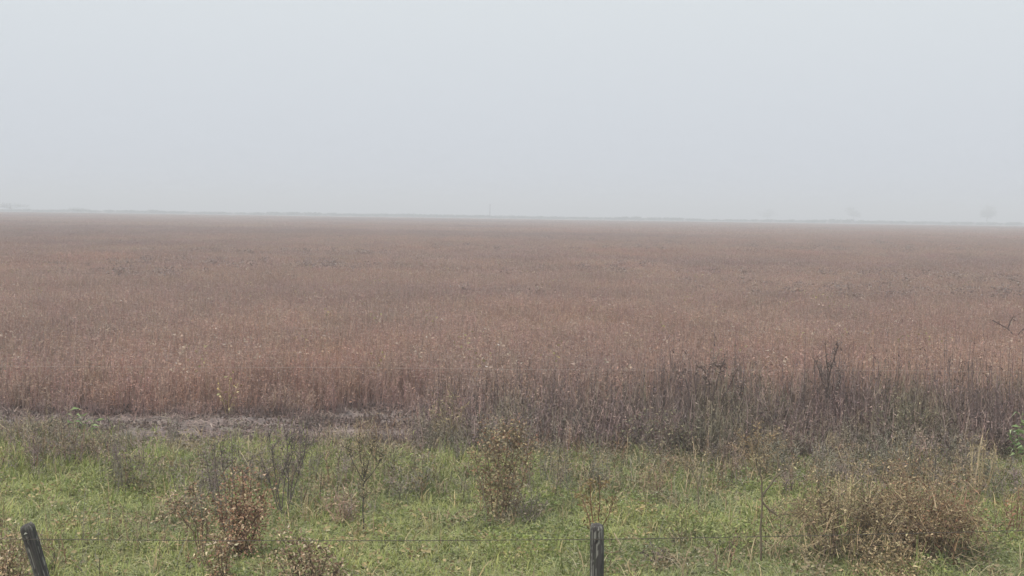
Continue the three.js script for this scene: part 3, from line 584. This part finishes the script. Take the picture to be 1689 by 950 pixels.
leafyWeed('brown_stalk', 'brown headed stalk beside the pale green leafy plant', 1668, 748, [[[0, 0], [1, 60], [3, 120]], [[2, 40], [6, 70], [8, 100]]], { category: 'stalk', stem: C(90, 72, 62), n: 20, cols: [C(100, 76, 60), C(118, 92, 72)], from: 0.55, spread: 0.02, len: 0.05, wid: 0.022, r0: 0.009, head: 'seed_head' });
leafyWeed('yellow_weed', 'yellowing weed with pale leaves at the near edge of the crop', 376, 688, [
  [[0, 0], [-10, 40], [-18, 70]], [[0, 0], [2, 46], [4, 78]], [[0, 0], [10, 36], [18, 58]]], { stem: C(138, 124, 84), n: 12, cols: [C(172, 160, 104), C(150, 138, 88), C(196, 184, 140)], len: 0.10, wid: 0.05, spread: 0.06, from: 0.2 });
leafyWeed('yellow_weed', 'yellow green weed patch standing inside the crop behind the hooked dark weed', 1088, 590, [
  [[0, 0], [-14, 30], [-18, 52]], [[0, 0], [0, 34], [2, 58]], [[0, 0], [12, 30], [20, 48]]], { stem: C(138, 130, 84), n: 12, cols: [C(164, 154, 98), C(148, 142, 90)], len: 0.13, wid: 0.07, spread: 0.10, from: 0.35 });
const fan = (n, wPx, hPx) => Array.from({ length: n }, (_, k) => { const u = (k + 0.5) / n * 2 - 1, x = u * wPx / 2 + R(-4, 4), y = hPx * (1 - 0.45 * u * u) * R(0.8, 1.05), z = R(-0.3, 0.3) * wPx; return [[x * 0.25, 0, z * 0.3], [x * 0.65, y * 0.55, z * 0.7], [x, y, z]]; });
const oliveDark = [C(118, 116, 92), C(104, 104, 84), C(132, 126, 102), C(146, 138, 112)];
for (const [name, label, px, py, n, wp, hp, o] of [
  ['olive_clump', 'dark olive weed clump behind the thick bleached straw', 86, 752, 13, 110, 66, { cols: oliveDark, stem: C(112, 106, 88) }],
  ['olive_clump', 'low grey olive weed clump under the bright green upright plant', 178, 762, 12, 100, 48, { cols: oliveDark.concat(mauve), stem: C(112, 104, 94) }],
  ['olive_clump', 'spreading dull olive weeds between the soil strip and leaning post', 214, 812, 12, 130, 62, { cols: oliveDark.concat(greens.slice(0, 2)), stem: C(126, 120, 92) }],
  ['olive_clump', 'dark grey green weed mound in front of the dead weed stand', 1085, 758, 15, 130, 92, { cols: oliveDark.concat(mauve.slice(0, 1)), stem: C(108, 104, 92) }],
  ['olive_clump', 'tall olive weed clump rising inside the dead weed stand', 1490, 752, 15, 130, 104, { cols: oliveDark, stem: C(116, 110, 88) }],
  ['pink_tuft', 'pinkish withered grass tuft at the foot of the single black stem', 566, 862, 9, 70, 58, { cols: [C(166, 140, 122), C(146, 122, 108), C(180, 160, 138)], stem: C(150, 126, 110), wid: 0.014, len: 0.12 }],
  ['leafy_herb', 'low olive green leafy herb between upright post and slim sapling', 1128, 892, 9, 90, 60, { cols: greens.concat(oliveB.slice(0, 1)), stem: C(118, 116, 82), wid: 0.026, len: 0.08 }],
  ['leafy_herb', 'bright leafy herb patch crowding the slim sapling foot', 1208, 912, 10, 120, 56, { cols: herbs.concat(greens), stem: C(124, 128, 84), wid: 0.026, len: 0.08 }],
  ['straw_tuft', 'tall straw coloured grass tuft behind the russet bramble mound', 1612, 830, 9, 62, 116, { cols: [C(174, 158, 124), C(154, 138, 108)], stem: C(164, 148, 114), wid: 0.012, len: 0.12, n: 5 }],
  ['straw_tuft', 'loose brown seeded grass above the meeting of both bramble mounds', 1500, 800, 11, 120, 84, { cols: brown, stem: C(148, 130, 100), wid: 0.02, len: 0.06, n: 9 }],
  ['red_weed', 'thin reddish weed in the grass below the pale green plant', 1676, 880, 6, 60, 78, { cols: rust, stem: C(134, 104, 84), n: 9 }],
  ['straw_tuft', 'pale upright grass tuft between the forked twiggy weed and bleached stalk', 436, 800, 8, 60, 88, { cols: [C(168, 160, 118), C(150, 146, 100)], stem: C(156, 150, 108), wid: 0.013, len: 0.13, n: 6 }],
  ['olive_clump', 'olive grass clump between the single black stem and tall dock plant', 668, 800, 12, 130, 66, { cols: oliveDark.concat(greens.slice(0, 3)), stem: C(130, 128, 92), wid: 0.018, len: 0.13 }],
]) leafyWeed(name, label, px, py, fan(n, wp, hp), { category: name.split('_')[1], n: 16, from: 0.15, len: 0.08, wid: 0.026, spread: 0.07, r0: 0.006, r1: 0.002, twig: 5, perTwig: 2, twigLen: 0.12, up: 0.2, ...o });
// single bare straws
for (const [label, px, py, pts] of [
  ['thick bleached straw lying aslant on the soil before the crop', 42, 728, [[0, 0], [-22, 16], [-46, 32]]],
  ['bleached straw slanting down across the grass under the tallest dead stem', 1404, 792, [[0, 0], [-10, 22], [-26, 58]]],
  ['fine bleached straw slanting inside the dead weed stand', 1298, 716, [[0, 0], [-6, 30], [-14, 64]]],
  ['upright bleached straw pair behind the russet bramble mound', 1606, 812, [[0, 0], [4, 50], [10, 98]]],
  ['short bleached straw poking out of the verge by the upright post', 1030, 905, [[0, 0], [-8, 14], [-18, 32]]]]) {
  const w = weed('dry_straw', label, 'straw', px, py); stem(w, pts, 0.012, 0.008, C(188, 172, 144));
  if (label.includes('pair')) stem(w, [[-2, 0], [-6, 40], [-4, 84]], 0.010, 0.006, C(176, 160, 130));
}
// two green leafy plants: every leaf a part
function greenPlant(label, px, py, shoots, per, len, wid) {
  const w = weed('green_plant', label, 'plant', px, py);
  for (const sh of shoots) {
    const line = stem(w, sh, 0.007, 0.003, C(122, 134, 92));
    for (let k = 0; k < per; k++) { const g = new Geo(), t = (0.3 + 0.7 * (k + rnd()) / per) * (line.length - 1.001), i = Math.floor(t), p = line[i].clone().lerp(line[i + 1], t - i); g.leaf(p, V(k % 2 ? 1 : -1, R(-0.1, 0.7), R(-0.6, 0.6)), len * R(0.8, 1.25), wid * R(0.8, 1.2), R(0.3, 1), jit(pick(vivid), 0.12)); part('leaf', g, M.leaf, w.t); }
  }
}
greenPlant('pale green leafy plant with drooping leaves beside the brown headed stalk', 1683, 770, [[[0, 0], [-6, 46], [0, 98]], [[2, 0], [8, 50], [10, 88]], [[0, 0], [-10, 36], [-12, 70]]], 10, 0.15, 0.05);
greenPlant('bright green upright plant at the bare soil strip by the crop', 132, 728, [[[0, 0], [-6, 26], [-16, 52]], [[0, 0], [4, 26], [2, 46]], [[2, 0], [16, 20], [26, 36]]], 6, 0.16, 0.04);

renderer.render(scene, camera);
